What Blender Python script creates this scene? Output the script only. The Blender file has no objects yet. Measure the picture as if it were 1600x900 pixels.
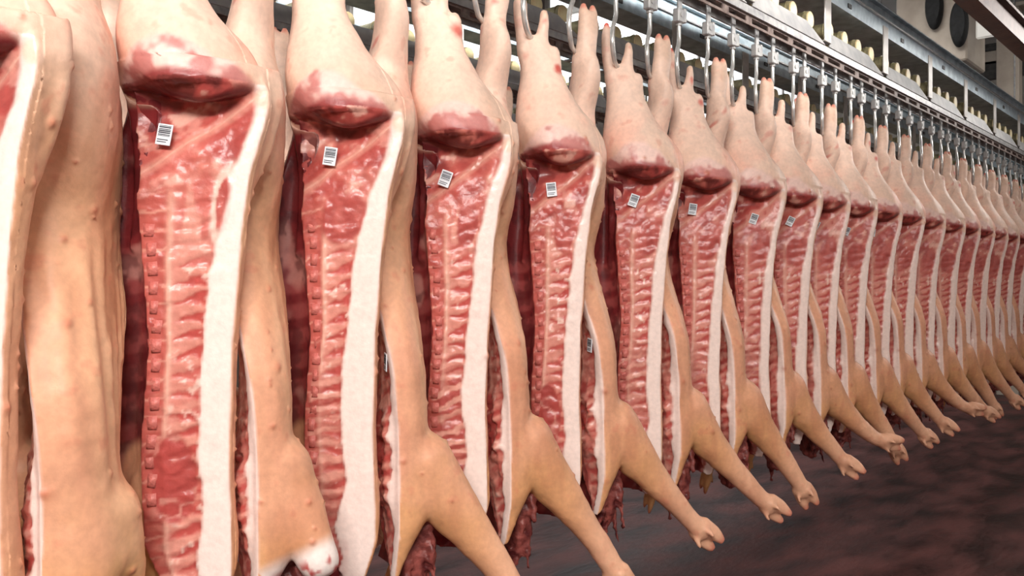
import bpy, bmesh, math, random
import numpy as np
from mathutils import Vector, Matrix

# ------------------------------------------------------------------ camera, light, exposure
S = bpy.context.scene
COL = S.collection
EYE = 1.6                                   # camera height above the floor
TH = math.atan2(1200, 1400)                 # angle between view axis and the rails (+X)
cam_d = bpy.data.cameras.new('camera')
cam_d.sensor_width = 36
cam_d.lens = 36 * 1400 / 1600
cam_d.clip_start = .05
cam = bpy.data.objects.new('camera', cam_d)
COL.objects.link(cam)
cam.location = (0, 0, EYE)
cam.rotation_euler = (math.pi / 2, 0, TH - math.pi / 2)
S.camera = cam

S.view_settings.view_transform = 'Standard'
S.view_settings.look = 'None'
S.view_settings.gamma = 1
S.view_settings.use_curve_mapping = False
S.view_settings.exposure = 0.0
S.cycles.use_denoising = True
S.cycles.max_bounces = 6
S.cycles.diffuse_bounces = 4

w_ = bpy.data.worlds.new('world'); S.world = w_
w_.use_nodes = True
w_.node_tree.nodes['Background'].inputs[0].default_value = (.75, .85, 1, 1)
w_.node_tree.nodes['Background'].inputs[1].default_value = .3

def area(name, loc, target, sx, sy, power, color=(1, .97, .93)):
    d = bpy.data.lights.new(name, 'AREA'); d.shape = 'RECTANGLE'
    d.size = sx; d.size_y = sy; d.energy = power; d.color = color
    o = bpy.data.objects.new(name, d); COL.objects.link(o)
    o.location = loc
    v = Vector(target) - Vector(loc)
    o.rotation_euler = v.to_track_quat('-Z', 'Y').to_euler()
    return o
# fluorescent fittings over the aisle (their housings are built below)
AISLE_LAMPS = [(-1.6, -0.9, 3.7), (1.4, -1.3, 3.7), (5.6, -1.5, 4.0), (10.5, -0.7, 4.2)]
for (x, y, z), p in zip(AISLE_LAMPS, (262, 20, 4, 34)):
    area('aisle_light', (x, y, z - .07), (x + 2.0, y + 2.6, 1.5) if x < 0 else (x + .3, y + 2.2, 1.4) if x < 5 else (x - 3.6, y + 2.6, 3.6), 2.2, .6, p).data.spread = math.radians(170 if x < 10 else 80)
BACK_FILL_LAMPS = [(1.0, 6.3, 4.9), (5.0, 6.3, 4.9), (10.0, 6.3, 4.9)]  # unseen lamps added to light the back wall
for x, y, z in BACK_FILL_LAMPS:
    area('back_fill_light', (x, y, z - .07), (x, y + .2, 2.5), 2.6, .4, 70, (.95, 1, 1))
FAR_LAMPS = [(10.0, 3.2, 5.4), (13.5, 1.0, 5.4)]
for x, y, z in FAR_LAMPS:
    area('far_light', (x, y, z - .07), (x + .6, y, 2.0), 2.0, .5, 34, (1, .96, .9))

RAIL_FILL_LAMPS = [(-.2, -1.6, 5.3), (3.2, -1.6, 5.3)]  # lamps added over the front row to brighten the rails behind it
for x, y, z in RAIL_FILL_LAMPS:
    area('rail_fill_light', (x, y, z - .07), (x + 1.4, 3.5, 3.35), 2.0, .5, 90).data.spread = math.radians(38)

# ------------------------------------------------------------------ small helpers
def srgb(r, g, b):
    f = lambda c: (c / 255 / 12.92) if c / 255 <= .04045 else ((c / 255 + .055) / 1.055) ** 2.4
    return (f(r), f(g), f(b))
def A(*c): return np.array(srgb(*c))

def tag(o, label=None, cat=None, group=None, kind=None):
    if label: o['label'] = label
    if cat: o['category'] = cat
    if group: o['group'] = group
    if kind: o['kind'] = kind
    return o
def empty(name, loc=(0, 0, 0), rz=0):
    o = bpy.data.objects.new(name, None); COL.objects.link(o)
    o.empty_display_size = .1
    o.location = loc; o.rotation_euler = (0, 0, rz)
    return o
def link(name, me, parent=None, loc=(0, 0, 0), rot=(0, 0, 0)):
    o = bpy.data.objects.new(name, me); COL.objects.link(o)
    o.parent = parent; o.location = loc; o.rotation_euler = rot
    return o
def copy_tree(o, parent=None):
    c = o.copy(); COL.objects.link(c); c.parent = parent
    for ch in list(o.children): copy_tree(ch, c)
    return c

class MB:
    """collects simple shapes into one bmesh"""
    def __init__(s): s.bm = bmesh.new()
    def box(s, a, b, bevel=0, mi=0):
        r = bmesh.ops.create_cube(s.bm, size=1)
        c = [(a[i] + b[i]) / 2 for i in range(3)]; d = [abs(b[i] - a[i]) for i in range(3)]
        for v in r['verts']: v.co = Vector([v.co[i] * d[i] + c[i] for i in range(3)])
        fs = {f for v in r['verts'] for f in v.link_faces}
        for f in fs: f.material_index = mi
        if bevel:
            es = list({e for v in r['verts'] for e in v.link_edges})
            bmesh.ops.bevel(s.bm, geom=es, offset=bevel, segments=1, affect='EDGES', profile=.5)
        return s
    def cyl(s, p, q, r, n=16, r2=None, mi=0):
        p = Vector(p); q = Vector(q); d = q - p
        res = bmesh.ops.create_cone(s.bm, cap_ends=True, segments=n, radius1=r, radius2=r if r2 is None else r2, depth=d.length)
        M = Matrix.Translation((p + q) / 2) @ d.to_track_quat('Z', 'Y').to_matrix().to_4x4()
        for v in res['verts']: v.co = M @ v.co
        for f in {f for v in res['verts'] for f in v.link_faces}: f.material_index = mi
        return s
    def prism(s, pts, a, b, axis='y', mi=0):
        """polygon pts extruded from a to b along an axis; pts are the two other coordinates"""
        def mk(p, t):
            return {'x': (t, p[0], p[1]), 'y': (p[0], t, p[1]), 'z': (p[0], p[1], t)}[axis]
        v1 = [s.bm.verts.new(mk(p, a)) for p in pts]; v2 = [s.bm.verts.new(mk(p, b)) for p in pts]
        n = len(pts); fs = [s.bm.faces.new(v1), s.bm.faces.new(v2[::-1])]
        for i in range(n): fs.append(s.bm.faces.new((v1[i], v2[i], v2[(i + 1) % n], v1[(i + 1) % n])))
        for f in fs: f.material_index = mi
        return s
    def tube(s, path, rad, n=10, cap=True):
        pts = [Vector(p) for p in path]
        rads = rad if hasattr(rad, '__len__') else [rad] * len(pts)
        prev = None; rings = []
        ref = Vector((0, 1, 0))
        for i, p in enumerate(pts):
            t = (pts[min(i + 1, len(pts) - 1)] - pts[max(i - 1, 0)]).normalized()
            a = ref - t * ref.dot(t)
            if a.length < 1e-3: a = Vector((1, 0, 0)) - t * t.x
            a.normalize(); ref = a; b = t.cross(a)
            rings.append([s.bm.verts.new(p + (a * math.cos(2 * math.pi * k / n) + b * math.sin(2 * math.pi * k / n)) * rads[i]) for k in range(n)])
        for r1, r2 in zip(rings, rings[1:]):
            for k in range(n): s.bm.faces.new((r1[k], r1[(k + 1) % n], r2[(k + 1) % n], r2[k]))
        if cap: s.bm.faces.new(rings[0][::-1]); s.bm.faces.new(rings[-1])
        return s
    def mesh(s, name, mats, smooth=False):
        bmesh.ops.recalc_face_normals(s.bm, faces=s.bm.faces)
        me = bpy.data.meshes.new(name); s.bm.to_mesh(me); s.bm.free()
        for m in (mats if isinstance(mats, (list, tuple)) else [mats]): me.materials.append(m)
        if smooth:
            me.polygons.foreach_set('use_smooth', [True] * len(me.polygons))
            me.set_sharp_from_angle(angle=math.radians(40))
        return me

def smooth_path(pts, n=5):
    """Catmull-Rom"""
    P = [np.array(p, float) for p in pts]; P = [2 * P[0] - P[1]] + P + [2 * P[-1] - P[-2]]
    out = []
    for i in range(1, len(P) - 2):
        for k in range(n):
            t = k / n; a, b, c, d = P[i - 1:i + 3]
            out.append(.5 * (2 * b + (c - a) * t + (2 * a - 5 * b + 4 * c - d) * t * t + (3 * b - a - 3 * c + d) * t ** 3))
    out.append(P[-2]); return [tuple(p) for p in out]

# ------------------------------------------------------------------ materials
def mat(name, c1, c2=None, rough=.5, metal=0, scale=8, bump=.0, bscale=60, stretch=(1, 1, 1), detail=5, lo=.35, hi=.65, rough2=None, spec=.5, coords='Object'):
    m = bpy.data.materials.new(name); m.use_nodes = True
    nt = m.node_tree; N = nt.nodes; L = nt.links
    b = N['Principled BSDF']; b.inputs['Roughness'].default_value = rough; b.inputs['Metallic'].default_value = metal
    b.inputs['Specular IOR Level'].default_value = spec
    tc = N.new('ShaderNodeTexCoord'); mp = N.new('ShaderNodeMapping'); mp.inputs['Scale'].default_value = stretch
    L.new(tc.outputs[coords], mp.inputs[0])
    if c2 is not None:
        n = N.new('ShaderNodeTexNoise'); n.inputs['Scale'].default_value = scale; n.inputs['Detail'].default_value = detail
        L.new(mp.outputs[0], n.inputs['Vector'])
        r = N.new('ShaderNodeValToRGB'); r.color_ramp.elements[0].position = lo; r.color_ramp.elements[1].position = hi
        r.color_ramp.elements[0].color = (*c1, 1); r.color_ramp.elements[1].color = (*c2, 1)
        L.new(n.outputs['Fac'], r.inputs[0]); L.new(r.outputs[0], b.inputs['Base Color'])
        if rough2 is not None:
            mr = N.new('ShaderNodeMapRange'); mr.inputs['From Min'].default_value = lo; mr.inputs['From Max'].default_value = hi
            mr.inputs['To Min'].default_value = rough; mr.inputs['To Max'].default_value = rough2
            L.new(n.outputs['Fac'], mr.inputs[0]); L.new(mr.outputs[0], b.inputs['Roughness'])
    else: b.inputs['Base Color'].default_value = (*c1, 1)
    if bump:
        n2 = N.new('ShaderNodeTexNoise'); n2.inputs['Scale'].default_value = bscale; n2.inputs['Detail'].default_value = 4
        L.new(mp.outputs[0], n2.inputs['Vector'])
        bp = N.new('ShaderNodeBump'); bp.inputs['Strength'].default_value = bump; bp.inputs['Distance'].default_value = .01
        L.new(n2.outputs['Fac'], bp.inputs['Height']); L.new(bp.outputs[0], b.inputs['Normal'])
    return m
def emit(name, c, s):
    m = bpy.data.materials.new(name); m.use_nodes = True
    b = m.node_tree.nodes['Principled BSDF']
    b.inputs['Base Color'].default_value = (*c, 1); b.inputs['Emission Color'].default_value = (*c, 1); b.inputs['Emission Strength'].default_value = s
    return m
M_galv = mat('galvanized_steel', srgb(150, 168, 180), srgb(192, 208, 216), .4, .15, 14, .15, 40)
M_steel = mat('dull_steel', srgb(136, 135, 136), srgb(172, 170, 168), .45, .25, 20, .15, 60)
M_plate = mat('plate_steel', srgb(150, 149, 150), srgb(178, 176, 174), .5, .15, 10, .1, 40)
M_bright = mat('bright_steel', srgb(200, 198, 194), srgb(226, 224, 220), .25, .55, 30, 0)
M_bracket = mat('bracket_paint', srgb(160, 154, 148), srgb(196, 190, 184), .5, .2, 9, .1, 40)
M_rust = mat('rusty_steel', srgb(96, 78, 72), srgb(140, 122, 114), .6, .1, 25, .3, 70)
M_dark = mat('dark_steel', srgb(52, 50, 50), srgb(80, 76, 74), .5, .4, 10, .2, 50)
M_brown = mat('brown_beam', srgb(74, 46, 40), srgb(100, 66, 56), .5, .2, 5, .15, 40)
M_roller = mat('roller_face', srgb(206, 176, 128), srgb(226, 214, 170), .55, 0, 12, .15, 60, coords='Object')
M_rollerside = mat('roller_side', srgb(120, 112, 84), srgb(170, 160, 120), .5, .1, 30, .2, 60)
M_beige = mat('beige_panel', srgb(176, 162, 148), srgb(196, 184, 170), .55, 0, 4, .08, 30)
M_black = mat('black_rubber', srgb(10, 11, 12), srgb(24, 25, 27), .75, 0, 20, .3, 60)
M_wallw = mat('white_wall', srgb(222, 224, 222), srgb(236, 237, 234), .5, 0, 2, .05, 20)
M_wallg = mat('grey_wall', srgb(150, 143, 134), srgb(176, 168, 158), .6, 0, 1.2, .1, 20)
M_walld = mat('dark_wall', srgb(84, 72, 68), srgb(108, 94, 88), .6, 0, 1.5, .1, 20)
M_ceil = mat('ceiling_paint', srgb(176, 174, 170), srgb(196, 194, 190), .7, 0, 1.5, .05, 20)
M_floor = mat('wet_floor', srgb(50, 25, 25), srgb(112, 68, 65), .44, 0, 3.0, .7, 18, stretch=(.6, 1.3, 1), lo=.36, hi=.64, rough2=.6, detail=8, spec=.28)
M_lamp = emit('lamp_diffuser', (1, .98, .95), 4)
M_white = mat('white_plastic', srgb(232, 230, 224), None, .4)
M_paper = mat('label_paper', srgb(226, 230, 234), None, .5)
M_ink = mat('label_ink', srgb(60, 62, 70), None, .6)
M_red = mat('red_paint', srgb(190, 60, 50), None, .5)

def flesh_material():
    m = bpy.data.materials.new('flesh'); m.use_nodes = True
    nt = m.node_tree; N = nt.nodes; L = nt.links; b = N['Principled BSDF']
    a = N.new('ShaderNodeAttribute'); a.attribute_name = 'tint'
    wet = N.new('ShaderNodeAttribute'); wet.attribute_name = 'wet'
    tc = N.new('ShaderNodeTexCoord')
    n = N.new('ShaderNodeTexNoise'); n.inputs['Scale'].default_value = 70; n.inputs['Detail'].default_value = 6
    L.new(tc.outputs['Object'], n.inputs['Vector'])
    mr = N.new('ShaderNodeMapRange'); mr.inputs['From Min'].default_value = .3; mr.inputs['From Max'].default_value = .7
    mr.inputs['To Min'].default_value = .93; mr.inputs['To Max'].default_value = 1.06
    L.new(n.outputs['Fac'], mr.inputs[0])
    mx = N.new('ShaderNodeMix'); mx.data_type = 'RGBA'; mx.blend_type = 'MULTIPLY'; mx.inputs['Factor'].default_value = 1
    L.new(a.outputs['Color'], mx.inputs['A']); L.new(mr.outputs[0], mx.inputs['B'])
    L.new(mx.outputs['Result'], b.inputs['Base Color'])
    r = N.new('ShaderNodeMapRange'); r.inputs['To Min'].default_value = .5; r.inputs['To Max'].default_value = .3
    L.new(wet.outputs['Fac'], r.inputs[0]); L.new(r.outputs[0], b.inputs['Roughness'])
    b.inputs['Specular IOR Level'].default_value = .4
    bp = N.new('ShaderNodeBump'); bp.inputs['Strength'].default_value = .18; bp.inputs['Distance'].default_value = .004
    n2 = N.new('ShaderNodeTexNoise'); n2.inputs['Scale'].default_value = 120; n2.inputs['Detail'].default_value = 3
    L.new(tc.outputs['Object'], n2.inputs['Vector']); L.new(n2.outputs['Fac'], bp.inputs['Height']); L.new(bp.outputs[0], b.inputs['Normal'])
    return m
M_flesh = flesh_material()
M_bone = mat('vertebra_bone', srgb(188, 92, 84), srgb(210, 122, 112), .35, 0, 45, .4, 120)
M_meat = mat('neck_meat', srgb(74, 20, 22), srgb(150, 78, 70), .4, 0, 26, .5, 60)

# ------------------------------------------------------------------ noise
def _h(x, y, z):
    n = (x * 374761393 + y * 668265263 + z * 2147483647 * 3) & 0xFFFFFFFF
    n = ((n ^ (n >> 13)) * 1274126177) & 0xFFFFFFFF
    n = n ^ (n >> 16)
    return (n & 0xFFFF) / 65535.0
def vnoise(p):
    i = np.floor(p).astype(np.int64); f = p - i; f = f * f * (3 - 2 * f)
    x, y, z = i.T; fx, fy, fz = f.T
    r = 0
    for a in (0, 1):
        for b in (0, 1):
            for c in (0, 1):
                r = r + _h(x + a, y + b, z + c) * (fx if a else 1 - fx) * (fy if b else 1 - fy) * (fz if c else 1 - fz)
    return r
def fbm(p, s, o=3, seed=0):
    r = 0; amp = 1; t = 0
    q = p * s + seed * 17.31 + 100
    for k in range(o):
        r = r + amp * vnoise(q); t += amp; q = q * 2.03 + 5.1; amp *= .5
    return r / t
def ss(a, b, x):
    t = np.clip((x - a) / (b - a), 0, 1); return t * t * (3 - 2 * t)
def lerp(c, d, t): return c + (d - c) * t[:, None]
def tab(rows):
    rows = sorted(rows); xs = np.array([r[0] for r in rows]); ys = np.array([r[1:] for r in rows])
    def f(h):
        return np.stack([np.interp(h, xs, ys[:, k]) for k in range(ys.shape[1])], -1)
    return f

# ------------------------------------------------------------------ the pork side
# local axes: x = u (towards the back of the animal), y = w (away from the sawn face), z; heights h are above the eye
H0 = 0.865                                   # the notch that hangs on the hook = local z 0
UD = tab([(.50, .215), (.46, .235), (.425, .242), (.375, .236), (.25, .205), (.125, .19), (-.125, .172), (-.375, .166), (-.575, .172), (-.66, .172), (-.74, .15), (-.80, .13)])
US = tab([(.50, -.03), (.375, -.03), (.25, -.012), (.125, .0), (-.125, .016), (-.375, .0), (-.575, .008), (-.66, .04), (-.74, .09), (-.80, .11)])
WW = tab([(.5, .12), (.42, .142), (.3, .145), (.2, .138), (.05, .130), (-.2, .126), (-.38, .136), (-.5, .158), (-.6, .165), (-.70, .14), (-.76, .06), (-.8, .03)])
HAM = tab([(.86, .012, .040, .03, .026, .030), (.84, .014, .050, .03, .034, .040), (.775, .026, .064, .03, .045, .052), (.70, .04, .08, .03, .052, .064),
           (.625, .055, .105, .03, .075, .084), (.56, .08, .135, .03, .096, .100), (.51, .095, .146, .03, .108, .112), (.475, .10, .147, .03, .096, .116),
           (.452, .102, .146, .03, .068, .118), (.43, .103, .145, .03, .02, .118), (.40, .103, .140, .04, -.005, .108), (.30, .095, .125, .06, -.01, .084), (.2, .08, .11, .06, -.01, .072), (.08, .05, .09, .06, -.01, .055)])

def loft(rings, verts, faces):
    n = len(rings[0]); base = len(verts)
    for r in rings: verts.extend(map(tuple, r))
    for i in range(len(rings) - 1):
        a = base + i * n; b = a + n
        for k in range(n):
            k2 = (k + 1) % n; faces.append((a + k, a + k2, b + k2, b + k))
    faces.append(tuple(range(base + n - 1, base - 1, -1)))
    e = base + (len(rings) - 1) * n
    faces.append(tuple(range(e, e + n)))
def limb(path, verts, faces, n=20, steps=4):
    """path rows: u, w, h, radius a, radius b (b along w)"""
    P = np.array(smooth_path(path, steps)); rings = []
    ref = np.array([1., 0, 0])
    for i in range(len(P)):
        t = P[min(i + 1, len(P) - 1), :3] - P[max(i - 1, 0), :3]; t /= np.linalg.norm(t)
        a = ref - t * (ref @ t); a /= np.linalg.norm(a); b = np.cross(t, a)
        th = np.linspace(0, 2 * np.pi, n, endpoint=False)
        ring = P[i, :3] + np.outer(np.cos(th), a) * P[i, 3] + np.outer(np.sin(th), b) * P[i, 4]
        if i in (0, len(P) - 1): pass
        rings.append(ring)
    c0 = rings[0].mean(0); c1 = rings[-1].mean(0)
    d0 = (P[0, :3] - P[1, :3]); d0 /= np.linalg.norm(d0); d1 = P[-1, :3] - P[-2, :3]; d1 /= np.linalg.norm(d1)
    rr0 = min(P[0, 3:5]); rr1 = min(P[-1, 3:5])
    rings = [c0 + (rings[0] - c0) * .5 + d0 * rr0 * .75, c0 + (rings[0] - c0) * .85 + d0 * rr0 * .42] + rings + \
            [c1 + (rings[-1] - c1) * .85 + d1 * rr1 * .42, c1 + (rings[-1] - c1) * .5 + d1 * rr1 * .75]
    loft(rings, verts, faces)

LEGDIR = {'splay': [(.09, .10, -.47, .10, .085), (.115, .165, -.585, .082, .078), (.145, .235, -.675, .058, .060), (.175, .305, -.765, .043, .043), (.20, .365, -.845, .037, .036), (.215, .40, -.885, .042, .040)],
          'tuck': [(.05, .09, -.45, .09, .07), (.03, .11, -.57, .07, .065), (-.03, .13, -.68, .052, .050), (-.09, .14, -.78, .040, .04), (-.14, .15, -.86, .036, .036), (-.16, .155, -.90, .038, .04)],
          'stump': [(.09, .08, -.42, .09, .075), (.12, .11, -.52, .07, .065), (.15, .135, -.60, .054, .052), (.17, .15, -.65, .052, .050)]}

def make_body(name, seed, leg='splay', voxel=.006, legvar=(0, 0, 0), usc=1.0, fatk=1.0, eye=1.0, oval=1.0, ribs=.5, dome=1.0, pr=.938, spots=1.0, bottom=0.0, ush=0.0, crease=.0012, thin=1.0, vent=1.0, twist=0.0, bulge=0.0):
    rnd = random.Random(seed)
    V = []; F = []
    # hind leg and ham
    rings = []
    for h in np.concatenate([np.linspace(.86, .56, 14), np.linspace(.545, .39, 14), np.linspace(.37, .08, 8)]):
        cu, ru, cw, rf, rb = HAM(np.array([h]))[0]
        th = np.linspace(0, 2 * np.pi, 44, endpoint=False)
        c, s_ = np.cos(th), np.sin(th)
        rf = np.where(rf > .03, .03 + (rf - .03) * dome, rf); e = .94
        u = cu + ru * np.sign(c) * np.abs(c) ** e
        u = u + .035 * ss(.66, .5, np.array([h]))[0] * ss(.1, .36, np.array([h]))[0] * np.clip(c, 0, 1) * ss(-.05, .6, s_) - .03 * ss(.6, .5, np.array([h]))[0] * np.clip(c, 0, 1) * np.clip(-s_ + .2, 0, 1)
        w = cw + np.where(s_ > 0, rb, rf) * np.sign(s_) * np.abs(s_) ** e
        hh = np.full_like(u, h) - .048 * ss(.62, .5, np.array([h]))[0] * ss(.42, .47, np.array([h]))[0] * np.clip(-s_, 0, 1) * (1 - ((u - .13) / .12) ** 2) * dome
        rings.append(np.stack([u, w, hh], -1))
    loft(rings, V, F)
    # hind foot, fork and toes
    if pr > .9:
        limb([(-.006, .03, .79, .040, .040), (-.022, .031, .85, .030, .036), (-.034, .033, .92, .024, .036), (-.036, .034, .98, .023, .038)], V, F)
        for sgn in (-1, 1):
            limb([(-.036, .034 + sgn * .016, .965, .020, .019), (-.037, .034 + sgn * .019, .995, .017, .016), (-.038, .034 + sgn * .018, 1.018, .010, .010)], V, F, 14)
        limb([(.032, .03, .79, .036, .036), (.038, .03, .85, .025, .030), (.046, .03, pr - .035, .018, .024), (.046, .032, pr, .014, .018)], V, F)
    else:                                    # side view of the foot: one broad foot with two toes
        limb([(.014, .035, .79, .046, .044), (.020, .038, .86, .036, .038), (.026, .042, .92, .031, .041), (.027, .042, .975, .029, .040)], V, F)
        for sgn in (-1, 1):
            limb([(.027, .042 + sgn * .018, .955, .025, .022), (.027, .042 + sgn * .021, .99, .021, .018), (.026, .042 + sgn * .020, 1.018, .012, .011)], V, F, 14)
    # hock knob
    kn = 0 if pr > .9 else .016
    limb([(.075 - kn, .03, .735, .03, .03), (.082 - kn, .03, .775, .026, .028), (.078 - kn, .03, .81, .02, .022)], V, F, 14)
    # trunk: a C-shaped shell, sawn on w = 0
    rings = []
    for h in np.concatenate([np.linspace(.46, -.6, 46), np.linspace(-.62, -.79, 12)]):
        hb = h - bottom * ss(-.3, -.75, np.array([h]))[0]
        ud = UD(np.array([h]))[0, 0]; us = US(np.array([h]))[0, 0]; W = WW(np.array([h]))[0, 0]
        uc = ud - .225; ao = .225; ai = max(us - uc, .02); Wi = W * .68
        k = ss(-.6, -.78, np.array([h]))[0]
        tend = 2.55 - .9 * k - .5 * ss(.2, .5, np.array([h]))[0]
        t = np.linspace(0, tend, 40)
        cu_, su = np.cos(t), np.sin(t)
        out_u = uc + np.where(cu_ > 0, ao, .13) * np.sign(cu_) * np.abs(cu_) ** .92; out_w = W * np.abs(su) ** .9; out_u = out_u + .022 * np.clip(np.sin(2 * np.clip(t, 0, np.pi / 2)), 0, 1)
        ti = np.linspace(0, tend - .06, 26); ci, si = np.cos(ti), np.sin(ti)
        in_u = uc + np.where(ci > 0, ai, .105) * ci; in_w = Wi * si
        cut_u = np.linspace(us, ud, 22)[1:-1]; cut_w = np.zeros(20)
        u = np.concatenate([out_u, in_u[::-1], cut_u]); w = np.concatenate([out_w, in_w[::-1], cut_w])
        hh = np.full_like(u, hb) + .75 * ss(-.45, -.75, np.array([h]))[0] * np.clip(w, 0, .2)
        rings.append(np.stack([u, w, hh], -1))
    loft(rings, V, F)
    # foreleg
    path = [list(p) for p in LEGDIR[leg]]
    for i, p in enumerate(path):
        k = i / (len(path) - 1)
        p[0] += legvar[0] * k * k; p[1] += legvar[1] * k * k; p[2] += legvar[2] * k * k
    limb(path, V, F, 24)
    tip = np.array(path[-1][:3]); d = tip - np.array(path[-2][:3]); d /= np.linalg.norm(d)
    if leg != 'stump':
        s0 = np.cross(d, [0, 0, 1.]); s0 /= np.linalg.norm(s0); u0 = np.cross(s0, d); side = .45 * s0 + .89 * u0; upv = np.cross(side, d)
        for sgn in (-1, 1):
            a = tip - d * .015 + side * sgn * .018; b = tip + d * .034 + side * sgn * .0235; c = tip + d * .078 + side * sgn * .025 - upv * .004
            limb([(*a, .028, .032), (*b, .0225, .029), (*c, .013, .017)], V, F, 14)
            a = tip - d * .015 - upv * .02 + side * sgn * .02; b = tip + d * .004 - upv * .042 + side * sgn * .030; c = tip + d * .018 - upv * .050 + side * sgn * .032
            limb([(*a, .014, .014), (*b, .010, .010), (*c, .007, .007)], V, F, 10)
    me = bpy.data.meshes.new('raw'); me.from_pydata(V, [], F)
    bm = bmesh.new(); bm.from_mesh(me); bmesh.ops.triangulate(bm, faces=[f for f in bm.faces if len(f.verts) > 4]); 
    bmesh.ops.recalc_face_normals(bm, faces=bm.faces); bm.to_mesh(me); bm.free()
    o = bpy.data.objects.new('raw', me); COL.objects.link(o)
    md = o.modifiers.new('r', 'REMESH'); md.mode = 'VOXEL'; md.voxel_size = voxel
    dg = bpy.context.evaluated_depsgraph_get()
    me2 = bpy.data.meshes.new_from_object(o.evaluated_get(dg)); me2.name = name
    bpy.data.objects.remove(o); bpy.data.meshes.remove(me)
    n = len(me2.vertices)
    P = np.empty(n * 3); me2.vertices.foreach_get('co', P); P = P.reshape(-1, 3)
    ed = np.empty(len(me2.edges) * 2, np.int64); me2.edges.foreach_get('vertices', ed); ed = ed.reshape(-1, 2)
    deg = np.bincount(ed.ravel(), minlength=n).astype(float)[:, None]
    for it in range(3):                      # relax the voxel steps
        acc = np.stack([np.bincount(ed[:, 0], P[ed[:, 1], k], n) + np.bincount(ed[:, 1], P[ed[:, 0], k], n) for k in range(3)], -1)
        P = P * .45 + acc / np.maximum(deg, 1) * .55
    mk = ((P[:, 1] > .02) | (P[:, 2] > .46)) & (P[:, 2] < .8) & (P[:, 1] < .33) & (P[:, 2] > -.72)
    mk = mk.astype(float)
    for it in range(4): mk = np.minimum(mk, (np.bincount(ed[:, 0], mk[ed[:, 1]], n) + np.bincount(ed[:, 1], mk[ed[:, 0]], n)) / np.maximum(deg[:, 0], 1))
    mk = mk[:, None] * .7
    for it in range(int(24 * (.005 / voxel) ** 1.2) + 4):     # soft hide: blend ham, trunk and shoulder
        acc = np.stack([np.bincount(ed[:, 0], P[ed[:, 1], k], n) + np.bincount(ed[:, 1], P[ed[:, 0], k], n) for k in range(3)], -1)
        P = P * (1 - mk) + mk * acc / np.maximum(deg, 1)
    me2.vertices.foreach_set('co', P.ravel()); me2.update()
    Nn = np.empty(n * 3); me2.vertices.foreach_get('normal', Nn); Nn = Nn.reshape(-1, 3)
    u, w, h = P.T
    # ---------------- zones
    ud = UD(h)[:, 0]; us = US(h)[:, 0]; W = WW(h)[:, 0]
    s = ud - u; T = ud - us
    uc = ud - .225
    hq = h - .75 * ss(-.45, -.75, h) * np.clip(w, 0, .2)
    rho = np.sqrt(((u - uc) / np.where(u > uc, .235, .13)) ** 2 + (w / W) ** 2)
    cutf = ss(.016, .006, w) * ss(.35, .75, -Nn[:, 1]) * (h < .455)      # the sawn face
    outer = ss(.78, .9, rho)
    legd = np.full(n, 9.)
    LP = np.array(smooth_path(path, 6))
    for q in LP: legd = np.minimum(legd, np.linalg.norm(P - q[:3], axis=1) / q[3])
    onleg = (ss(1.5, 1.2, legd) if leg != 'stump' else ss(1.4, 1.15, legd)) * (w > .02)
    if leg != 'stump': onleg = np.maximum(onleg, (w > .29) * 1.0 if leg == 'splay' else (h < -.80) * (u < .02) * 1.0)
    hamz = ss(.40, .43, h) * (w > .02) + ss(.44, .45, h)
    skin = np.clip(np.maximum(np.maximum(np.maximum(outer * (w > .004), ss(.035, .02, s) * (h < .47)), onleg), np.clip(hamz, 0, 1)), 0, 1)
    n1 = fbm(P, 9, 3, seed); n2 = fbm(P, 28, 3, seed + 3); n3 = fbm(P, 75, 2, seed + 5); n4 = fbm(P * np.array([1, 1, .35]), 40, 2, seed + 9)
    # ---------------- skin colour
    pinkish = A(238, 204, 184); tan = A(219, 166, 129); golden = A(222, 171, 112); rosy = A(228, 152, 128)
    c = np.tile(pinkish, (n, 1))
    c = lerp(c, np.tile(rosy, (n, 1)), ss(.72, .5, h) * ss(.4, .7, n1) * .6)
    c = lerp(c, np.tile(tan, (n, 1)), ss(.62, .15, h + (n1 - .5) * .25))
    c = lerp(c, np.tile(golden, (n, 1)), ss(-.42, -.66, h + (n1 - .5) * .3) * ss(.60, -.0, np.clip(w - .1, 0, 1) / .3 * .6) * .9)
    c = lerp(c, np.tile(A(232, 188, 152), (n, 1)), ss(.20, .34, w) * .8)
    c *= (1 + (n2 - .5) * .24 + (n1 - .5) * .30)[:, None]
    n5 = fbm(P * np.array([1, 1, .3]), 14, 3, seed + 31)
    c = lerp(c, np.tile(A(226, 138, 116), (n, 1)), ss(.60, .76, n5) * .14 * ss(.62, .4, h)); c = lerp(c, np.tile(A(180, 120, 84), (n, 1)), ss(.46, .30, n5) * .35 * ss(.55, .2, h))
    c = lerp(c, np.tile(A(222, 132, 112), (n, 1)), ss(.045, .0, s) * ss(.2, -.2, h) * .25)
    c = lerp(c, np.tile(A(206, 120, 96), (n, 1)), ss(.66, .8, n2) * .35)
    red = A(204, 60, 48)
    for (uu, ww_, hh, rr, am) in [] if spots == 0 else [(.10, .01, .765, .016, .9), (.085, .0, .70, .014, .6), (-.02, .0, .80, .016, .35), (-.03, -.005, .93, .012, .5), (.06, .0, .90, .010, .8)]:
        uu += rnd.uniform(-.01, .01); hh += rnd.uniform(-.03, .03); am *= rnd.choice((0, .4, .9, 1)); rr *= rnd.uniform(.7, 1.3)
        dd = np.sqrt((u - uu) ** 2 + ((w - ww_) * .6) ** 2 + (h - hh) ** 2)
        c = lerp(c, np.tile(red, (n, 1)), ss(rr * 1.6, rr * .4, dd + (n2 - .5) * .03) * am)
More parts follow.
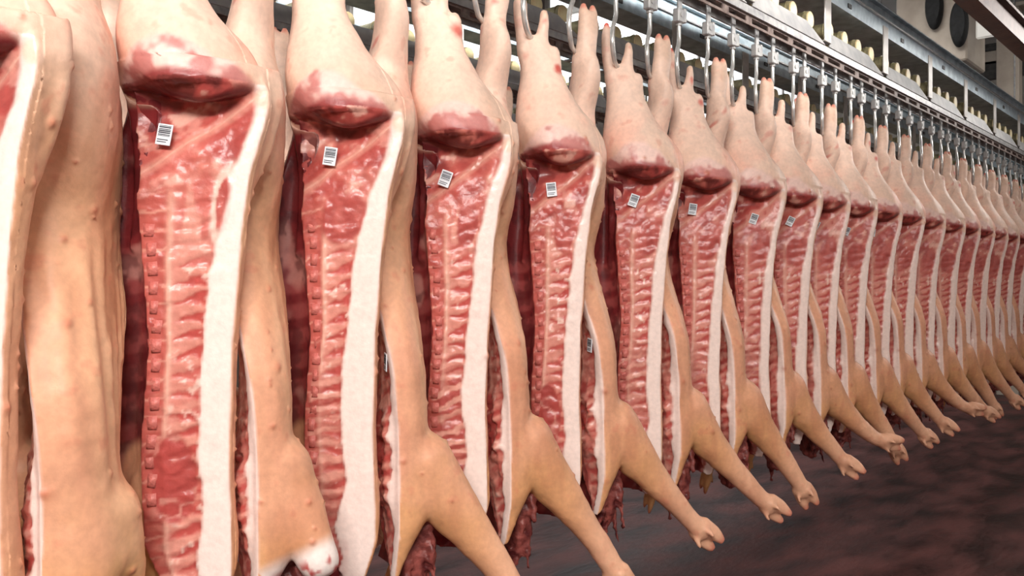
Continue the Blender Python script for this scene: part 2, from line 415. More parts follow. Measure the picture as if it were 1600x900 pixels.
    c = lerp(c, np.tile(A(226, 70, 58), (n, 1)), ss(.993, 1.016, h + (n3 - .5) * .02) * .9)
    c = lerp(c, np.tile(A(214, 176, 150), (n, 1)), ss(.895, .94, h) * (u > .02) * .5)
    tipd = (P - tip) @ d
    if leg != 'stump': c = lerp(c, np.tile(A(206, 110, 92), (n, 1)), ss(.05, .08, tipd + (n3 - .5) * .02) * (legd < 3) * .7)
    else: c = lerp(c, np.tile(A(240, 224, 216), (n, 1)), ss(-.06, -.02, tipd) * (legd < 2.5)); 
    if leg == 'stump': c = lerp(c, np.tile(A(190, 80, 76), (n, 1)), ss(-.03, .0, tipd) * (legd < 2.5) * ss(.5, .6, n2))
    # ---------------- inner face of the ham: fat, membrane, dark lip
    htop = .545 - .10 * ((u - .09) / .14) ** 2 + (n1 - .5) * .05 + (n2 - .5) * .02
    front = ss(.05, -.015, w + (n2 - .5) * .02) * ss(.25, .19, u) * ss(.012, -.012, h - htop) * ss(.40, .44, h)
    membrane = A(232, 196, 184)
    ic = np.tile(membrane, (n, 1))
    ic = lerp(ic, np.tile(A(182, 92, 88), (n, 1)), ss(.52, .68, n2 * .5 + n1 * .5 + ss(.52, .455, h) * .20 + (u - .10) * .3) * .8)
    ic = lerp(ic, np.tile(A(146, 56, 56), (n, 1)), ss(.470, .450, h + (n1 - .5) * .04 - .012 * np.cos((u - .08) * 24)) * .9)
    c = lerp(c, ic, front)
    # ---------------- interior
    inn = np.tile(A(122, 40, 42), (n, 1))
    rib = ss(.4, .8, np.abs(np.sin((h + (w) * .35) / .034 * np.pi / 2)))
    inn = lerp(inn, np.tile(A(170, 84, 80), (n, 1)), rib * .5 * (h < .12)); inn = lerp(inn, np.tile(A(196, 140, 128), (n, 1)), ss(.58, .7, n1) * .6)
    inn = lerp(inn, np.tile(A(80, 22, 26), (n, 1)), ss(.55, .4, n2) * .6)
    c = lerp(inn, c, np.clip(skin, 0, 1))
    # ---------------- the sawn face
    fat = A(244, 222, 212); muscle = A(178, 72, 70); mlight = A(206, 112, 104); pale_c = A(236, 186, 172); dark = A(112, 34, 38)
    wob = (fbm(np.stack([h * 0 + seed, h * 7, h * 0], -1), 1, 3, seed) - .5)
    Fw = np.interp(h, [-.8, -.70, -.62, -.5, -.38, -.1, .06, .14, .22, .3, .42, .46], np.array([.05, .055, .08, .056, .066, .058, .054, .046, .036, .030, .024, .02]) * 1.0) * fatk
    Fw = Fw * (1 + .35 * wob) + (n2 - .5) * .009
    q = (s - Fw) / np.maximum(T - Fw, .02)
    per = .043
    ph = (h + .25 * s + rnd.random() * per) / per + (n2 - .5) * .7 + (n1 - .5) * .8
    fr = np.abs((ph % 1) - .5) * 2
    zone = np.tile(mlight, (n, 1))
    tri = ss(.0, .4, fr - .62 * np.clip(q / .5, 0, 1) - .04 + (n3 - .5) * .5) * ss(.3, .5, n1 + .12) # red wedges between the spines
    spin = lerp(np.tile(A(222, 146, 134), (n, 1)), np.tile(A(188, 70, 68), (n, 1)), tri)
    spin = lerp(spin, np.tile(A(246, 224, 214), (n, 1)), ss(.62, .72, n3 * .6 + n2 * .4) * .8)
    zone = lerp(zone, spin, ss(.62, .5, q))
    canal = np.exp(-((q - .60 - .05 * wob) / .05) ** 2) * ss(.24, .2, h)
    body_ = lerp(np.tile(A(186, 86, 80), (n, 1)), np.tile(A(226, 164, 150), (n, 1)), ss(.80, .97, fr) * .8)
    body_ = lerp(body_, np.tile(A(150, 50, 52), (n, 1)), ss(.55, .7, n2) * .6)
    zone = lerp(zone, body_, ss(.62, .68, q)); zone = lerp(zone, np.tile(A(240, 192, 176), (n, 1)), canal * .9)
    # upper loin
    loin = ss(.04, .14, h + (n1 - .5) * .1) * ss(.72, .45, q)
    zone = lerp(zone, lerp(np.tile(A(200, 100, 94), (n, 1)), np.tile(A(226, 158, 146), (n, 1)), ss(.5, .66, n4)), loin * .85)
    e_s = (.05 * fatk + .022 + .01 * eye) if eye > .8 else .040; e_h = .19
    ev = np.sqrt(((s - e_s) / (.014 + .03 * max(eye - .6, 0))) ** 2 + ((h - e_h) / (.055 + .01 * eye)) ** 2) + (n2 - .5) * .3
    em = ss(1.12, .9, ev)
    # chest: ribs as level stripes
    chest = ss(-.12, -.3, h + (n1 - .5) * .12) * ss(.95, .8, q) * ribs
    st = ss(.35, .6, np.abs(((h + .2 * (s - .1) + (n2 - .5) * .03 + (n1 - .5) * .05) / .036 % 1) - .5) * 2)
    zone = lerp(zone, lerp(np.tile(A(222, 162, 150), (n, 1)), np.tile(A(166, 68, 66), (n, 1)), st), chest * (.55 + .45 * ss(.4, .6, n2)))
    cc = lerp(np.tile(fat, (n, 1)), zone, ss(-.03, .05, q))
    if eye < .8: cc = lerp(cc, np.tile(fat, (n, 1)), ss(1.9, 1.5, ev) * .8)
    cc = lerp(cc, lerp(np.tile(A(196, 98, 94), (n, 1)), np.tile(A(178, 76, 74), (n, 1)), ss(.4, .6, n4)), em)
    # shoulder muscle oval
    oc_h = -.42 + .03 * wob; oc_s = .105
    ov = np.sqrt(((s - oc_s) / .042) ** 2 + ((h + .43) / .10) ** 2) + (n2 - .5) * .18
    om = ss(1.08, .94, ov) * oval
    marb = ss(.06, .0, np.abs(fbm(P, 22, 2, seed + 21) - .5)) * .55
    cc = lerp(cc, lerp(np.tile(A(168, 62, 62), (n, 1)), np.tile(A(226, 172, 160), (n, 1)), marb), om)
    low = ss(-.56, -.62, h + (n1 - .5) * .05) * ss(.045, .06, s + (n2 - .5) * .03) * ss(.55, .47, n1 + (h + .66) * .4)
    cc = lerp(cc, lerp(np.tile(A(188, 78, 76), (n, 1)), np.tile(A(228, 170, 160), (n, 1)), marb * 1.4), low * .9)
    # pelvis: red with a pale slanting band
    pel = ss(.235, .275, h + (u - .12) * -.42 + (n1 - .5) * .03)
    pc = lerp(np.tile(A(168, 62, 62), (n, 1)), np.tile(A(208, 122, 112), (n, 1)), ss(.42, .62, n1 * .6 + n2 * .4))
    pc = lerp(pc, np.tile(A(230, 180, 168), (n, 1)), ss(.60, .68, n2) * .8)
    pc = lerp(pc, np.tile(A(104, 30, 36), (n, 1)), ss(.34, .42, h) * ss(.62, .45, n2 + (u - .0) * .9))
    line = np.abs((h - .25) - (u - .02) * .80 - (n1 - .5) * .02 - .02)
    pc = lerp(pc, np.tile(A(236, 184, 168), (n, 1)), ss(.022, .008, line) * .75)
    pc = lerp(pc, np.tile(A(196, 84, 80), (n, 1)), ss(.03, .024, np.abs(line - .03)) * .5)
    pm = pel * ss(-.02, .03, q + (n2 - .5) * .1)
    cc = lerp(cc, pc, pm)
    cc = lerp(cc, np.tile(A(226, 150, 132), (n, 1)), ss(.0045, .001, s) * .7)
    nf = ss(-.03, .05, q)[:, None] * np.array([.10, .10, .16]); cc = cc * (1 - nf)
    cc *= (1 + (n3 - .5) * .16 + nf[:, 0] * (n2 - .5) * 3)[:, None]
    knob = ss(.028, .016, np.sqrt((u - .235) ** 2 + (h - .425) ** 2 + (w - .0) ** 2))
    cc = lerp(cc, np.tile(A(212, 128, 112), (n, 1)), np.full(n, .12)); cc = lerp(cc, np.tile(fat, (n, 1)), ss(.04, -.03, q) * .8)
    c = lerp(c, cc, cutf)
    c = lerp(c, np.tile(A(240, 200, 176), (n, 1)), knob * .8)
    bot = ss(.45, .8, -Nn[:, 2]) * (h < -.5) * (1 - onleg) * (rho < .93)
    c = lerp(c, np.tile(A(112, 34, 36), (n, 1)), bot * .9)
    wet = np.clip(cutf + (1 - skin) + front * .6, 0, 1)
    # ---------------- relief
    dW = -(cutf * ((n2 - .5) * .004 * (1 + (q > 0)) + (q > 0) * (n3 - .5) * .005 + ss(.0, .06, -q + .04) * .003 + tri * ss(.62, .5, q) * ss(.0, .06, q) * -.003 * (h < .2) + canal * .003 + em * .002 - om * .002)
           ) * ss(.0, .02, s)
    hollow = np.exp(-(((u - .05) / .10) ** 2 + ((h - .395) / .055) ** 2)) * (w < .03) * (h < .445) * .055 * ss(.10, .0, w)
    hollow += np.exp(-(((u - .0) / .05) ** 2 + ((h - .32) / .05) ** 2)) * (w < .03) * .02
    dW = dW + hollow
    dN = (skin * (1 - cutf)) * ((n1 - .5) * .010 + (n2 - .5) * .0025)
    cand = np.nonzero((skin > .9) & (cutf < .1) & (h < .5) & (h > -.6) & (w < .3) & (u > uc - .05))[0]
    for k in range(34):                      # small warts and teats on the hide
        k0 = cand[rnd.randrange(len(cand))]; dd = np.linalg.norm(P - P[k0], axis=1)
        g = np.exp(-(dd / rnd.choice((.004, .005, .007, .010))) ** 2); dN = dN + g * .005 * skin
        c = lerp(c, np.tile(A(196, 112, 84), (n, 1)), g * .7 * skin)
    dN = dN + skin * (1 - cutf) * crease * np.sin(np.arctan2(w, u - uc) * 26 + n1 * 3) * ss(.15, .0, h) * ss(-.5, -.2, h) * ss(.4, .6, n1 + .1)  # long shallow creases
    P = P + Nn * dN[:, None]; P[:, 1] += dW
    P[:, 0] = (P[:, 0]) * np.where(P[:, 2] < .5, usc, 1.0)
    kk = ss(.75, .55, P[:, 2]) * (P[:, 1] > .02)
    P[:, 1] = np.where(kk > 0, P[:, 1] * (1 - kk * (1 - thin)), P[:, 1])
    P[:, 0] = np.where(P[:, 0] < -.05, P[:, 0] * 1.0 + (-.05 - P[:, 0]) * (1 - vent) * ss(.5, .35, P[:, 2]), P[:, 0])
    if bulge:
        bm_ = np.exp(-(((P[:, 2] + .47) / .13) ** 4)) * ss(.05, .0, P[:, 1]) * ss(.015, .05, s) * ss(.17, .12, s)
        P[:, 1] -= bm_ * bulge * (.8 + (n2 - .5) * 1.2)
    if twist:
        a_ = twist * ss(-.42, .0, P[:, 2]) * ss(.82, .62, P[:, 2]); x_ = P[:, 0] - .07; y_ = P[:, 1] - .06
        P[:, 0] = .07 + x_ * np.cos(a_) - y_ * np.sin(a_); P[:, 1] = .06 + x_ * np.sin(a_) + y_ * np.cos(a_)
    P[:, 0] -= ush * ss(.80, .56, P[:, 2]) * ss(-.25, .20, P[:, 2])
    P[:, 2] -= H0
    me2.vertices.foreach_set('co', P.ravel())
    at = me2.color_attributes.new('tint', 'FLOAT_COLOR', 'POINT')
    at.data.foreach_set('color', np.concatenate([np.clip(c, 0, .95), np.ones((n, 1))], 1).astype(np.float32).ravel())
    aw = me2.attributes.new('wet', 'FLOAT', 'POINT'); aw.data.foreach_set('value', wet.astype(np.float32))
    me2.polygons.foreach_set('use_smooth', np.ones(len(me2.polygons), bool))
    me2.materials.clear(); me2.materials.append(M_flesh); me2.update()
    return me2

# small parts shared by the sides
def vertebra_mesh():
    bm = bmesh.new(); bmesh.ops.create_cube(bm, size=1)
    for v in bm.verts: v.co = Vector((v.co.x * .032 * (1 + v.co.z * .2), v.co.y * .012, v.co.z * .0415))
    bmesh.ops.bevel(bm, geom=list(bm.edges), offset=.0058, segments=3, affect='EDGES')
    me = bpy.data.meshes.new('vertebra'); bm.to_mesh(me); bm.free(); me.materials.append(M_bone)
    me.polygons.foreach_set('use_smooth', [True] * len(me.polygons)); return me
VERT = vertebra_mesh()
def tag_mesh():
    m = MB(); m.box((-.017, -.0015, -.024), (.017, .0015, .024), .0008)
    r = random.Random(3); z = -.004
    while z < .021:
        t = r.choice((.0012, .002, .003)); m.box((-.0135, -.0021, z), (.0135, -.001, z + t), mi=1); z += t + r.choice((.0012, .002))
    m.box((-.0135, -.0021, -.018), (.008, -.001, -.016), mi=1); m.box((-.0135, -.0021, -.013), (.011, -.001, -.011), mi=1)
    return m.mesh('barcode_tag', [M_paper, M_ink])
TAG = tag_mesh()
def neck_mesh(seed):
    V = []; F = []
    r_ = random.Random(seed)
    limb([(.03, .09, -.50, .06, .05), (.03, .09, -.66, .075, .038), (.03, .095, -.78, .075, .032), (.03, .09, -.87, .045, .022)], V, F, 30, 6)
    for k in range(9):
        u0 = r_.uniform(-.04, .10); w0 = r_.uniform(.06, .13); L_ = r_.uniform(.12, .34); q0 = r_.uniform(.012, .024)
        limb([(u0, w0, -.62, q0 * 1.3, q0), (u0 + r_.uniform(-.02, .02), w0 + r_.uniform(-.015, .015), -.62 - L_ * .5, q0, q0 * .8), (u0 + r_.uniform(-.03, .03), w0 + r_.uniform(-.02, .02), -.62 - L_, q0 * .35, q0 * .3)], V, F, 14, 4)
    me = bpy.data.meshes.new('neck_meat'); me.from_pydata(V, [], F)
    o = bpy.data.objects.new('raw', me); COL.objects.link(o)
    md = o.modifiers.new('r', 'REMESH'); md.mode = 'VOXEL'; md.voxel_size = .007
    m2 = bpy.data.meshes.new_from_object(o.evaluated_get(bpy.context.evaluated_depsgraph_get()))
    bpy.data.objects.remove(o)
    n = len(m2.vertices); P = np.empty(n * 3); m2.vertices.foreach_get('co', P); P = P.reshape(-1, 3)
    Nn = np.empty(n * 3); m2.vertices.foreach_get('normal', Nn); Nn = Nn.reshape(-1, 3)
    P = P + Nn * ((fbm(P * np.array([1, 1, .6]), 30, 3, seed) - .5) * .035 + (fbm(P, 80, 2, seed) - .5) * .014)[:, None]; P[:, 2] -= H0
    m2.vertices.foreach_set('co', P.ravel()); m2.materials.clear(); m2.materials.append(M_meat)
    m2.polygons.foreach_set('use_smooth', [True] * len(m2.polygons)); return m2
NECKS = [neck_mesh(4), neck_mesh(11)]

PITCH = .47
RAIL_Y = [1.93, 2.87, 3.81, 4.75]
ORD = ['first', 'second', 'third', 'fourth', 'fifth', 'sixth', 'seventh', 'eighth', 'ninth', 'tenth', 'eleventh', 'twelfth', 'thirteenth',
       'fourteenth', 'fifteenth', 'sixteenth', 'seventeenth', 'eighteenth', 'nineteenth', 'twentieth', 'twenty-first', 'twenty-second']
NOTE_A = ['only its edge in view', 'with low red muscle oval', 'with pointed white tip', 'with striped lower ribs', 'with long red shoulder muscle', 'with thin fat', 'with thin curving fat']

# ------------------------------------------------------------------ setting
def slab(name, a, b, m, kind='structure'):
    return tag(link(name, MB().box(a, b).mesh(name, m)), kind=kind)
X0, X1, YB, YF, ZC = -4.5, 19.0, 7.8, -3.2, 6.2
slab('floor', (X0, YF, -.2), (X1, YB, 0), M_floor)
slab('ceiling', (X0, YF, ZC), (X1, YB, ZC + .2), M_ceil)
slab('wall_back', (X0, YB, 0), (X1, YB + .2, ZC), M_walld)
slab('wall_front', (X0, YF - .2, 0), (X1, YF, ZC), M_wallw)
slab('wall_far', (X1, YF, 0), (X1 + .2, YB, ZC), M_wallg)
slab('wall_near', (X0 - .2, YF, 0), (X0, YB, ZC), M_wallw)

M_glass = emit('frosted_daylight_pane', (.93, .97, 1), 1.3)
x = X0 + .3; k = 1
while x < X1 - 1.6:
    f = MB(); 
    for a, b_ in (((0, 0), (1.6, .06)), ((0, 1.74), (1.6, 1.8)), ((0, .06), (.05, 1.74)), ((1.55, .06), (1.6, 1.74)), ((.775, .06), (.825, 1.74))):
        f.box((x + a[0], YB - .06, 4.1 + a[1]), (x + b_[0], YB + .02, 4.1 + b_[1]))
    o = tag(link(f'window_{k}', f.mesh('window_frame', M_bracket)), kind='structure')
    for a in (.05, .825): link('pane', MB().box((x + a, YB - .03, 4.16), (x + a + .725, YB - .01, 5.84)).mesh('pane', M_glass), o)
    x += 1.75; k += 1

def lamp(loc, lx, ly, label, group):
    r = tag(empty('ceiling_lamp', loc), label, 'lamp', group)
    m = MB().box((-lx / 2 - .05, -ly / 2 - .05, 0), (lx / 2 + .05, ly / 2 + .05, .09), .01)
    m.cyl((-lx / 3, 0, .09), (-lx / 3, 0, ZC - loc[2]), .008, 8); m.cyl((lx / 3, 0, .09), (lx / 3, 0, ZC - loc[2]), .008, 8)
    link('housing', m.mesh('lamp_housing', M_white), r)
    link('diffuser', MB().box((-lx / 2, -ly / 2, -.012), (lx / 2, ly / 2, 0)).mesh('lamp_diffuser', M_lamp), r)
for p, o_ in zip(AISLE_LAMPS, ('first', 'second', 'third', 'last')): lamp(p, 2.2, .5, f'long white fluorescent lamp over the aisle, {o_} from the near end', 'lamps over the aisle')
for p, o_ in zip(BACK_FILL_LAMPS, ('first', 'second', 'last')): lamp(p, 2.6, .4, f'added long white fill lamp by the back wall, {o_} from the near end', 'added fill lamps along the back wall')
for p, o_ in zip(FAR_LAMPS, ('between the rails', 'over the aisle')): lamp(p, 2.0, .5, f'white fluorescent lamp high at the far end {o_}', 'lamps at the far end')

for p, o_ in zip(RAIL_FILL_LAMPS, ('near', 'far')): lamp(p, 2.0, .5, f'added white fill lamp for the back rails, high over the aisle, {o_} one of two', 'added fill lamps over the aisle')
# ------------------------------------------------------------------ rails
def Z(h): return EYE + h
BAY = PITCH * 2
def rail(Y, x0, x1, label, detail):
    r = tag(empty('conveyor_rail', (0, Y, Z(1.285))), label, 'rail')
    def P(name, mb, m, lab=None, smooth=False):
        o = link(name, mb.mesh(name, m, smooth), r)
        if lab: o['label'] = lab
        return o
    b = MB()
    b.box((x0, -.055, 0), (x1, -.045, .03)); b.box((x0, -.055, -.006), (x1, .03, .0)); b.box((x0, .03, -.05), (x1, .038, .03))
    P('track_bar', b, M_steel)
    # slotted strip under the bar
    b = MB(); x = x0
    while x < x1:
        b.box((x, -.042, -.052), (x + .06, -.036, -.006)); b.box((x + .06, -.042, -.052), (x + PITCH / 2, -.036, -.040)); b.box((x + .06, -.042, -.016), (x + PITCH / 2, -.036, -.006)); x += PITCH / 2
    P('slotted_strip', b, M_rust)
    n = int((x1 - x0) / BAY) + 1
    plate = MB().prism([(.03, .0), (BAY - .03, .0), (BAY - .20, .105), (.10, .105)], -.006, 0, 'y').mesh('cover_plate', M_plate)
    br = MB()
    br.box((-.045, -.03, .05), (.045, -.022, .34), .003); br.box((-.045, -.03, .335), (.045, .12, .343)); br.box((-.045, -.022, .05), (.045, .05, .058))
    br = br.mesh('bracket', M_bracket)
    rl = MB(); rl.cyl((0, -.02, 0), (0, .16, 0), .046, 20, mi=1); rl.cyl((0, -.026, 0), (0, -.018, 0), .043, 20, mi=0); rl.cyl((0, .0, 0), (0, .004, 0), .050, 20, mi=1)
    rl = rl.mesh('roller', [M_roller, M_rollerside], True)
    for i in range(n):
        X = x0 + i * BAY
        o = link('cover_plate', plate, r, (X, -.055, .03)); o.rotation_euler = (-.32, 0, 0)
        link('bracket', br, r, (X, -.035, 0))
        for k in range(4):
            link('roller', rl, r, (X + BAY * (.14 + .235 * k), -.0, .150))
    # upper channel beam
    t = tag(empty('channel_beam', (0, Y, Z(1.61))), label.replace('overhead hook rail', 'galvanized channel beam over the hook rail').replace('steel ', ''), 'beam')
    b = MB(); b.box((x0, -.06, -.035), (x1, -.045, .052)); b.box((x0, -.06, -.04), (x1, .33 if detail else .12, -.034))
    link('lower_flange', b.mesh('lower_flange', M_galv), t)
    b = MB(); b.box((x0, -.075, .052), (x1, -.03, .060)); link('ridge', b.mesh('ridge', M_bright), t)  # steel paler than the channel paints in the beam's highlight line
    b = MB(); b.box((x0, -.022, .060), (x1, -.012, .15)); b.box((x0, -.05, .15), (x1, .10, .158)); link('web', b.mesh('web', M_galv), t)
    b = MB(); x = x0 + .3
    while x < x1: b.box((x, -.066, -.012), (x + .05, -.06, .012)); x += BAY
    o = link('slot_cover', b.mesh('slot_cover', M_dark), t); o['kind'] = 'stuff'
    b = MB(); b.box((x0, .31 if detail else .10, -.034), (x1, .33 if detail else .12, .26 if detail else .0)); link('back_web', b.mesh('back_web', M_dark), t)
    b = MB()
    for x in (x0 + .4, 1.4, 14.6): b.cyl((x, .05, -.034), (x, .05, ZC - Z(1.61)), .012, 8)
    link('hanger_rod', b.mesh('hanger_rod', M_steel), t)['kind'] = 'stuff'
RX0 = -1.76
rail(RAIL_Y[0], RX0, 16.2, 'grey steel overhead hook rail with pale rollers, nearest row', 1)
rail(RAIL_Y[1], RX0, 15.2, 'grey steel overhead hook rail with pale rollers, second row', 0)
rail(RAIL_Y[2], RX0, 15.2, 'grey steel overhead hook rail with pale rollers, third row', 0)
rail(RAIL_Y[3], RX0, 15.2, 'grey steel overhead hook rail with pale rollers, back row', 0)
# brown I-beam over the aisle edge
t = tag(empty('brown_beam', (0, 1.46, Z(1.76))), 'dark brown painted steel beam running over the aisle above the rails', 'beam')
b = MB(); b.box((-1.5, -.06, 0), (17, .06, .02)); b.box((-1.5, -.015, .02), (17, .015, .18)); b.box((-1.5, -.06, .18), (17, .06, .2))
link('i_section', b.mesh('i_section', M_brown), t)
b = MB()
for x in (-1, 3, 14.8): b.cyl((x, 0, .2), (x, 0, ZC - Z(1.76)), .015, 8)
link('hanger_rod', b.mesh('brown_hanger', M_brown), t)['kind'] = 'stuff'

# ------------------------------------------------------------------ hooks
def strap_mesh():
    b = MB(); b.box((-.016, -.006, 1.172), (.016, .004, 1.276), .002); b.box((-.02, -.006, 1.268), (.02, .05, 1.276)); return b.mesh('strap', M_steel)
def clip_mesh():
    b = MB(); b.box((-.034, -.018, 1.118), (.014, .014, 1.178), .005); b.box((.020, -.016, 1.125), (.036, .012, 1.186), .003); b.box((-.02, -.008, 1.128), (.03, .008, 1.15), .002)
    b.cyl((-.012, -.021, 1.150), (-.012, -.017, 1.150), .010, 10); b.cyl((-.004, 0, 1.108), (-.004, 0, 1.12), .014, 10)
    return b.mesh('clip', M_steel)
def wire_mesh():
    p = smooth_path([(-.004, 0, 1.12), (-.004, 0, 1.075), (-.014, -.006, 1.035), (-.050, -.018, .985), (-.066, -.026, .935), (-.054, -.022, .89), (-.024, -.010, .858), (.016, .0, .848), (.054, .004, .858), (.080, .006, .886)], 6)
    n = len(p); rr = [.0088] * n; rr[-1] = .002; rr[-2] = .004; rr[-3] = .006
    return MB().tube(p, rr, 10).mesh('hook_wire', M_bright, True)
ST, CL, WI = strap_mesh(), clip_mesh(), wire_mesh()
def hook(x, y, label, group, dz=0):
    r = tag(empty('meat_hook', (x, y, EYE + dz)), label, 'hook', group)
    for nm, me in (('strap', ST), ('clip', CL), ('hook_wire', WI)): link(nm, me, r)
    return r

# ------------------------------------------------------------------ pork sides of the front row
AX = [.545, 0.975, 1.416, 1.86, 2.345, 2.866, 3.34, 3.83, 4.26, 4.65, 5.09, 5.51, 5.96, 6.44, 6.95, 7.38]
while len(AX) < 22: AX.append(AX[-1] + .46)
RA, RB = math.radians(-58), math.radians(-108)
last_side = [None]
def side(me, X, Y, rz, label, group=None, A_side=True, vert=True, tags=True, neck=None, seed=0, dz=0.0):
    r = tag(empty('pork_side', (X, Y, Z(H0) + dz), rz), label, 'pork side', group)
    link('body', me, r)
    rnd = random.Random(seed)
    if vert:
        ph = rnd.random() * .043
        for k in range(15):
            h = .17 - ph - k * .043
            i_ = np.array([h]); us = US(i_)[0, 0]; ud = UD(i_)[0, 0]
            link('vertebra', VERT, r, (us + .020 + (ud - us) * .02 + rnd.uniform(-.003, .003), .0042 + rnd.uniform(-.001, .001), h - H0), (rnd.uniform(-.06, .06), rnd.uniform(-.12, .12), rnd.uniform(-.08, .08))).scale = (rnd.uniform(.85, 1.15), 1, rnd.uniform(.96, 1.03))
    if tags:
        link('barcode_tag', TAG, r, (.075 + rnd.uniform(-.02, .02), -.003, .335 - H0 + rnd.uniform(-.015, .015)), (rnd.uniform(-.1, .1), rnd.choice((-.1, .35, .15, .45)), rnd.uniform(-.15, .15)))['label'] = 'white barcode tag pinned to the meat'
    last_side[0] = r
    if neck is not None: link('neck_meat', NECKS[neck % 2], r)['label'] = 'ragged dark red neck meat'
    return r

QUALITY = 1.0
bA = {}
bA[1] = make_body('side_sawn', 1, 'tuck', .0046, thin=.80, vent=.6, dome=1.22, usc=1.18, fatk=.85, eye=.6, oval=1, ribs=.35)
bA[2] = make_body('side_sawn', 2, 'tuck', .0048, thin=.80, vent=.6, dome=1.22, usc=1.10, fatk=1.2, eye=1.9, oval=0, ribs=.9)
bA[3] = make_body('side_sawn', 3, 'tuck', .005, thin=.80, vent=.6, dome=1.22, usc=1.06, fatk=1.0, eye=1.1, oval=0, ribs=1)
bA[4] = make_body('side_sawn', 4, 'tuck', .0055, thin=.80, vent=.6, dome=1.22, usc=1.0, fatk=.85, eye=1.3, oval=1, ribs=.2)
bA[5] = make_body('side_sawn', 5, 'tuck', .006, thin=.80, vent=.6, dome=1.22, usc=1.0, fatk=.8, eye=1.4, oval=0, ribs=.7)
bA[6] = make_body('side_sawn', 6, 'tuck', .0065, thin=.80, vent=.6, dome=1.22, usc=1.0, fatk=.7, eye=1.6, oval=.3, ribs=.4)
bA[7] = make_body('side_sawn', 7, 'tuck', .0085, thin=.80, vent=.6, dome=1.22, usc=.98, fatk=.7, eye=1.6, oval=.0, ribs=.8)
bA[8] = make_body('side_sawn', 8, 'tuck', .0085, thin=.80, vent=.6, dome=1.22, usc=.98, fatk=.8, eye=1.9, oval=.8, ribs=.3)
bB = {}
for i, (sd, lg, vx, lv) in enumerate([(21, 'tuck', .005, (0, 0, 0)), (22, 'stump', .005, (0, 0, 0)), (23, 'splay', .0052, (.02, -.03, -.05)), (24, 'splay', .0055, (0, -.02, -.04)),
                                     (25, 'splay', .0058, (.0, .02, .0)), (26, 'splay', .0062, (.03, .03, .0)), (27, 'splay', .0065, (-.02, -.02, -.02)), (28, 'splay', .0075, (.03, -.03, .03)), (29, 'splay', .0085, (.04, .03, .08))]):
    bB[i] = make_body('side_skin', sd, lg, vx, lv, dome=.35, pr=.875, ush=.145, vent=.02, fatk=.5, twist=-.30, bulge=.028, thin=1.22 if i == 0 else 1.0, crease=.003 if i == 0 else .001)

NF = 22
for i in range(NF):
    X = AX[i]
    rnd = random.Random(100 + i)
    jx = 0
    me = bA[{0: 2}.get(i, i if i <= 8 else (5, 7, 8, 6)[i % 4])]
    rot = RA + {0: -.06, 1: .2, 2: .12, 3: .06}.get(i, 0) + rnd.uniform(-.04, .04)
    note = NOTE_A[i] if i < len(NOTE_A) else 'small with distance'
    side(me, X + jx, RAIL_Y[0], rot, f'sawn-face pork side, {ORD[i]} from the near end, {note}', 'pork sides with the sawn face showing', True, i < 12, i < 13, None, i + 1)
    hook(X + jx, RAIL_Y[0], f'S-shaped steel hook carrying the {ORD[i]} sawn-face pork side from the near end', 'hooks on the nearest rail')
    X2 = X + {0: .205}.get(i, .245); jx = rnd.uniform(-.008, .008)
    me = bB[i if i < 9 else (4, 7, 8, 5, 6)[i % 5]]
    what = {0: 'with long vertical creases in the hide', 1: 'with a pale cut foreleg stump'}.get(i, 'foreleg stretched to the aisle' if i < 14 else 'small with distance')
    side(me, X2 + jx, RAIL_Y[0], RB + rnd.uniform(-.05, .05), f'skin-side pork half, {ORD[i]} from the near end, {what}', 'pork sides turned skin outwards', False, False, False, i, 50 + i)
    if i in (2, 4):
        a_ = -.36 * .54; h_ = -.2; u_ = UD(np.array([h_]))[0, 0] - .05 - .07; w_ = -.004 - .06
        root = last_side[0]
        link('barcode_tag', TAG, root, (.07 + u_ * math.cos(a_) - w_ * math.sin(a_), .06 + u_ * math.sin(a_) + w_ * math.cos(a_), h_ - H0), (0, .1, a_))['label'] = 'white barcode tag on the sawn edge'
    hook(X2 + jx, RAIL_Y[0], f'S-shaped steel hook carrying the {ORD[i]} skin-side pork half from the near end', 'hooks on the nearest rail')
# second and third rows, seen only in the gaps
for row, n_, x_ in ((1, 24, -.3), (2, 11, .3)):
    nm = ('second', 'third')[row - 1]
    for i in range(n_):
        X = x_ + i * .32
        me = (bB[8], bB[7])[i % 2]
        side(me, X, RAIL_Y[row], RB, f'pork side hanging on the {nm} rail, mostly hidden behind the front row', f'pork sides on the {nm} rail', False, False, False, None, 80 + i, dz=-.05)
        hook(X, RAIL_Y[row], f'S-shaped steel hook on the {nm} rail behind the front row', f'hooks on the {nm} rail', -.05)

# ------------------------------------------------------------------ far end of the hall
def ray(px, py, X):
    """world point on the pixel's line of sight at a given X"""
    a = TH - math.atan2(px - 800, 1400); Y = X * math.tan(a)
    d = X * math.cos(TH) + Y * math.sin(TH); return Vector((X, Y, EYE + (450 - py) / 1400 * d))
XF = 12.0
p0, p1 = ray(1400, 110, XF), ray(1511, -30, XF)
t = tag(empty('machine_panel', (XF, p1.y, p0.z)), 'pale beige machine housing high at the far end carrying two black drums', 'machine')
b = MB(); b.box((0, 0, 0), (.9, p0.y - p1.y, p1.z - p0.z), .02)
link('housing', b.mesh('machine_housing', M_beige), t)
b = MB(); b.box((.3, .2, p1.z - p0.z), (.5, .4, ZC - p0.z)); b.box((.3, p0.y - p1.y - .4, p1.z - p0.z), (.5, p0.y - p1.y - .2, ZC - p0.z)); link('mount', b.mesh('machine_mount', M_beige), t)
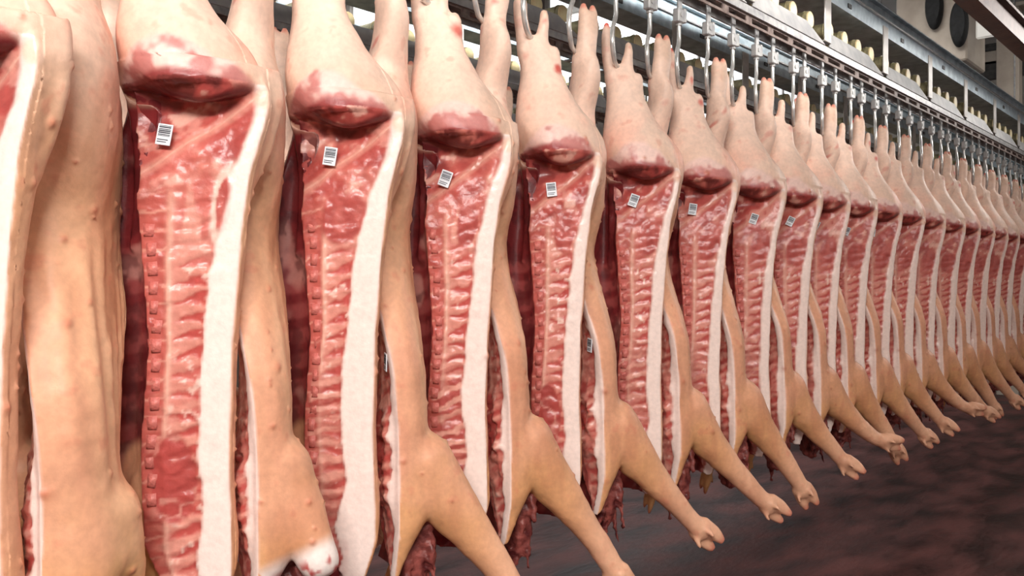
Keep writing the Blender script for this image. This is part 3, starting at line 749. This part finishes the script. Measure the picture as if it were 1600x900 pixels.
for px, py, lab in ((1457, 8, 'upper black rubber drum on the beige machine housing'), (1496, 35, 'lower black rubber drum on the beige machine housing')):
    p = ray(px, py, XF - .16); r = .29
    q = tag(empty('rubber_drum', p), lab, 'drum')
    b = MB()
    prof = [(.10, .0), (.22, .0), (.27, .03), (.29, .08), (.27, .13), (.22, .16)]
    bm = b.bm; n = 28; rg = []
    for rr, xx in [(.002, .0)] + prof[1:] + [(.002, .15)]:
        rg.append([bm.verts.new((xx - .0, rr * .36 * math.cos(2 * math.pi * k / n), rr * math.sin(2 * math.pi * k / n))) for k in range(n)])
    for r1, r2 in zip(rg, rg[1:] + rg[:1]):
        for k in range(n): bm.faces.new((r1[k], r1[(k + 1) % n], r2[(k + 1) % n], r2[k]))
    link('tread', b.mesh('tread', M_black, True), q)
    link('axle', MB().cyl((.13, 0, 0), (.158, 0, 0), .04, 12).mesh('axle', M_dark, True), q)
p = ray(1540, 20, XF - .1)
t = tag(empty('wall_sign', p), 'white rounded sign with a red edge beside the black drums', 'sign')
link('board', MB().box((0, -.11, -.3), (.03, .11, .26), .02).mesh('sign_board', M_white), t)
link('edge', MB().box((-.004, -.135, -.28), (.03, -.11, .26), .008).mesh('sign_edge', M_red), t)['label'] = 'red edge strip'
p = ray(1577, 450, 15.0)
t = tag(empty('support_column', (p.x, p.y, 0)), 'pale beige square steel column at the far end of the hall', 'column')
link('shaft', MB().box((-.12, -.15, 0), (.12, .15, 5.75), .01).mesh('column_shaft', M_beige), t)
link('cap_plate', MB().box((-.18, -.24, 5.75), (.18, .24, 5.80)).mesh('column_cap', M_beige), t)
for py, hh, m, lab in ((92, .17, M_beige, 'pale beige cross beam fixed behind the beige column'), (77, .10, M_dark, 'dark narrow cross beam above the pale one by the beige column'), (112, .22, M_dark, 'dark deep cross beam below the pale one by the beige column')):
    p = ray(1540, py, 15.25)
    o = link('cross_beam', MB().box((-.06, -2.6, -hh * .62), (.06, 1.2, hh * .62), .005).mesh('cross_beam', m), None, p); tag(o, lab, 'beam')
